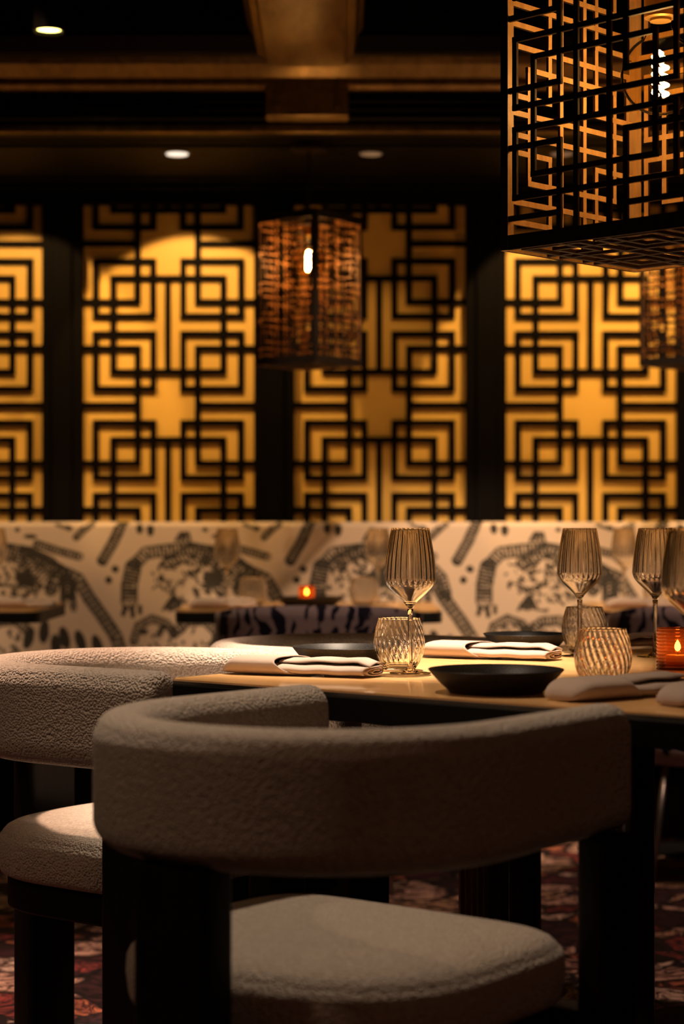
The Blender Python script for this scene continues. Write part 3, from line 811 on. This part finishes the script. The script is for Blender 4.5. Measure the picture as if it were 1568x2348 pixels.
# ================================================================= printed side chairs
def make_side(label, loc, rz):
    root = empty('side_chair', loc, rz, label=label, cat='chair', group='print covered chairs at the small tables')
    bm = BM(); NU, NV = 40, 14; grid = []
    for side in (0, 1):
        g = []
        for j in range(NV+1):
            v = j/NV; row = []
            for i in range(NU+1):
                u = i/NU*2-1; a = u*math.radians(112)
                topz = .779-.05*abs(u)**2.2-.10*max(0, abs(u)-.7)**1.2
                z = .40+(topz-.40)*v
                rad = .245+.03*v - side*(.045-.015*v)
                # camera side is -y : back of chair
                row.append(bm.verts.new((math.sin(a)*rad*1.06, -math.cos(a)*rad, z+(0.006 if side and j == NV else 0))))
            g.append(row)
        grid.append(g)
    for g in grid:
        for j in range(NV):
            for i in range(NU): bm.faces.new((g[j][i], g[j][i+1], g[j+1][i+1], g[j+1][i]))
    o, q = grid
    for i in range(NU):
        bm.faces.new((o[NV][i], o[NV][i+1], q[NV][i+1], q[NV][i])); bm.faces.new((o[0][i], q[0][i], q[0][i+1], o[0][i+1]))
    for j in range(NV):
        bm.faces.new((o[j][0], o[j+1][0], q[j+1][0], q[j][0])); bm.faces.new((o[j][NU], q[j][NU], q[j+1][NU], o[j+1][NU]))
    obj('backrest', bm, side_fabric, root, smooth=True)
    obj('seat', lathe([(0, .34), (.22, .34), (.245, .36), (.25, .40), (.235, .45), (.20, .465), (0, .47)], 48), side_fabric, root, autosm=60)
    for sx in (-1, 1):
        for sy in (-1, 1):
            bm = BM(); tube(bm, [(sx*.15, sy*.15, .345), (sx*.20, sy*.20, .004)], [.010, .007], 10); obj('leg', bm, metal_leg, root, smooth=True)
    return root
side = make_side('chair with dark looped print on mauve, back turned, before the middle small table', (-.065, 5.32, 0), 0)
s2 = copy_tree(side); s2['label'] = 'chair with dark print at the right edge, thin grey metal legs'
s2.location = (1.04, 5.36, 0)

# ================================================================= pendant lanterns
def pendant_bars(Wd, Hh, per, fr):
    """bars on a face of width Wd height Hh, z measured up from the bottom; motif period per"""
    u = lambda px: (px-193)/392*Wd
    VXs = [u(x) for x in VX]; v1, v2, v3, v4, v5, v6, v7, v8, v9 = VXs
    s = per/370.4; bars = []
    for k in range(-1, 4):
        Z = lambda y: fr*.6+(929.5+41-y)*s+(k-1)*per
        h = {i: Z(y) for i, y in zip(range(3, 12), (599.5, 638.4, 692.7, 725.3, 766, 799, 853, 892, 929.5))}
        for i in (3, 6, 7, 10): bars.append(('h', v1, v9, h[i]))
        for i in (4, 9): bars.append(('h', v2, v8, h[i]))
        for i in (5, 8, 11): bars += [('h', 0, v3, h[i]), ('h', v7, Wd, h[i])]
        for a, b in ((h[6], h[3]), (h[10], h[7])):
            for x in (v1, v9): bars.append(('v', x, a, b))
        for x in (v2, v8): bars.append(('v', x, h[9], h[4]))
        for x in (v3, v7): bars.append(('v', x, h[5]-per, h[8]))
    bars += [('v', v4, 0, Hh), ('v', v6, 0, Hh)]
    return bars
def make_pendant(label, center, zb, side, height, rot, per, bw, fr, bulb_z, bulb_r, fil, ceil_z, group, bottom_fr=.02):
    root = empty('pendant_lantern', (center[0], center[1], zb), rot, label=label, cat='pendant lamp', group=group)
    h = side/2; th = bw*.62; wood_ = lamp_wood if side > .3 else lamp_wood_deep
    for f in range(4):
        M = Matrix.Rotation(f*PI/2, 4, 'Z') @ Matrix.Translation((-h, -h, 0))
        bm = BM()
        for b in pendant_bars(side, height, per, bottom_fr):
            if b[0] == 'h':
                _, a, c, z = b; x0, x1, z0, z1 = a-bw/2, c+bw/2, z-bw/2, z+bw/2; y0, y1 = 0, th
            else:
                _, x, a, c = b; x0, x1, z0, z1 = x-bw/2, x+bw/2, a-bw/2, c+bw/2; y0, y1 = .0004, th-.0004
            x0 = max(x0, fr*.5); x1 = min(x1, side-fr*.5); z0 = max(z0, bottom_fr*.5); z1 = min(z1, height-bottom_fr*.5)
            if x1-x0 < .001 or z1-z0 < .001: continue
            box(bm, x0, x1, y0, y1, z0, z1, M, 0, outer=2, inner=4)
        # rails top/bottom
        box(bm, fr*.5, side-fr*.5, -.0008, th, 0, bottom_fr, M, 0, outer=2, inner=4)
        box(bm, fr*.5, side-fr*.5, -.0008, th, height-bottom_fr, height, M, 0, outer=2, inner=4)
        obj('lattice_side', bm, [wood_, lamp_black, lamp_edge], root)
        # corner post
        bm = BM(); box(bm, -.001, fr*.8, -.001, fr*.8, 0, height, M, 0)
        for fc in bm.faces:
            n_ = fc.normal if fc.normal.length else None
        bm.normal_update()
        for fc in bm.faces:
            if fc.normal.dot(fc.calc_center_median().normalized()) > .3 and abs(fc.normal.z) < .5: fc.material_index = 1
        obj('corner_post', bm, [wood_, lamp_black, lamp_edge], root)
    # bottom grille
    bm = BM(); M = Matrix.Translation((-h, -h, 0))
    for b in pendant_bars(side, side, per*side/ (per if per > side else side), bottom_fr):
        if b[0] == 'h': _, a, c, z = b; r = (a-bw/2, c+bw/2, z-bw/2, z+bw/2)
        else: _, x, a, c = b; r = (x-bw/2, x+bw/2, a-bw/2, c+bw/2)
        x0, x1, y0, y1 = max(r[0], th), min(r[1], side-th), max(r[2], th), min(r[3], side-th)
        if x1-x0 < .001 or y1-y0 < .001: continue
        e = 0 if b[0] == 'h' else .0004
        box(bm, x0, x1, y0, y1, .001+e, .001+th-e, M, 0, outer=0, inner=1)
    obj('bottom_grille', bm, [wood_, lamp_black, lamp_edge], root)
    # top cross bar carrying the socket
    bm = BM(); box(bm, -h+th, h-th, -.012, .012, height-.012, height-.002); box(bm, -.012, .012, -h+th, h-th, height-.0125, height-.0025); obj('top_cross', bm, lamp_black, root)
    bz = bulb_z-zb
    # bulb: neck + globe
    prof = []
    for i in range(25):
        a = -PI/2+PI*i/24*.86; prof.append((bulb_r*math.cos(a), bz+bulb_r*math.sin(a)))
    r1, z1 = prof[-1]; nr = bulb_r*.24
    prof += [(r1*.75+nr*.25, z1+bulb_r*.10), (nr*1.15, z1+bulb_r*.30), (nr, z1+bulb_r*.50)]
    prof[0] = (0, bz-bulb_r)
    bulb = obj('bulb', lathe(prof[:-1]+[prof[-1]], 48), bulb_glass, root, smooth=True)
    zt = prof[-1][1]
    # filament: short double spiral column
    bm = BM(); fh = bulb_r*1.1; 
    for q in (0, 1):
        pts = []
        for i in range(90):
            s = i/89; a = s*2*PI*5+q*PI; rr = bulb_r*(.15)
            pts.append((rr*math.cos(a)*.55+(q-.5)*bulb_r*.34, rr*math.sin(a)*.55, bz-fh*.48+fh*s))
        tube(bm, pts, bulb_r*.05, 6)
    obj('filament', bm, fil, bulb, smooth=True)
    sk = lathe([(0, zt-.004), (nr*1.12, zt-.004), (nr*1.12, zt), (nr*1.7, zt+.002), (nr*1.7, zt+bulb_r*.75), (nr*1.2, zt+bulb_r*.8), (0, zt+bulb_r*.8)], 32); obj('socket', sk, brass, root, autosm=30)
    bm = BM(); tube(bm, [(0, 0, zt+bulb_r*.8), (0, 0, ceil_z-zb-.02)], .0035, 8); obj('cable', bm, lamp_black, root)
    obj('canopy', lathe([(0, ceil_z-zb-.025), (.05, ceil_z-zb-.025), (.055, ceil_z-zb-.02), (.055, ceil_z-zb), (0, ceil_z-zb)], 32), lamp_black, root, autosm=30)
    return root
GL = 'square lattice pendant lanterns'
make_pendant('large square lattice pendant lantern at the upper right with a glowing globe bulb', (.528, 3.145), 1.45, .3735, .66, math.radians(45.6), .33, .0092, .018, 1.742, .066, filament_m, 2.72, GL, .024)
make_pendant('small lattice pendant lantern hanging in front of the middle screens', (-.103, 5.965), 1.50, .236, .472, math.radians(52.5), .206, .0066, .015, 1.83, .054, filament_s, 2.20, GL, .024)
make_pendant('small lattice pendant lantern at the right edge, below the large one', (1.103, 5.965), 1.50, .236, .472, math.radians(44), .206, .0066, .015, 1.83, .054, filament_s, 2.20, GL, .024)

# ================================================================= ceiling lights
def cyl_light(label, x, y, zb, zt, face, r=.04):
    t = empty('ceiling_downlight', (x, y, zt), 0, label=label, cat='ceiling light', group='black cylinder downlights')
    hh = zt-zb
    obj('housing', lathe([(0, 0), (r+.003, 0), (r+.003, -hh), (r-.001, -hh), (r-.004, -hh+.012), (0, -hh+.012)], 40), ceil_black, t, autosm=30)
    obj('lens', lathe([(0, -hh+.0115), (r-.0045, -hh+.0115), (r-.0045, -hh+.009), (0, -hh+.004)], 32), face, t, smooth=True)
    return t
cyl_light('black cylinder downlight with a bright yellow lens at the upper left', -.80, 5.18, 2.346, 2.72, lamp_face_warm)
spot('cylinder_spotlight', (-.80, 5.18, 2.335), (-.80, 5.6, .2), 14, 25, (1, .68, .3), .5, .03)
for i, (x, p) in enumerate(SOFFIT_SPOTS):
    face = lamp_face_white if i == 1 else lamp_face_dim
    lab = {1: 'white glowing recessed light in the soffit left of the small pendant', 2: 'dim recessed light in the soffit right of the small pendant', 3: 'dim recessed light in the soffit seen through the large pendant'}.get(i, {0: 'recessed soffit light just beyond the left edge, over the far left screen', 4: 'recessed soffit light just beyond the right edge', 5: 'outermost left recessed soffit light', 6: 'outermost right recessed soffit light'}.get(i))
    t = empty('recessed_light', (x, 6.1, 2.2), 0, label=lab, cat='ceiling light', group='recessed lights in the soffit')
    obj('trim_ring', lathe([(.036, 0), (.046, 0), (.046, -.004), (.038, -.006), (.036, -.004)], 40, closed=True), ceil_black, t, autosm=30)
    obj('lens', lathe([(0, -.001), (.035, -.001), (.035, -.0075), (.02, -.0085), (0, -.009)], 32), face, t, smooth=True)
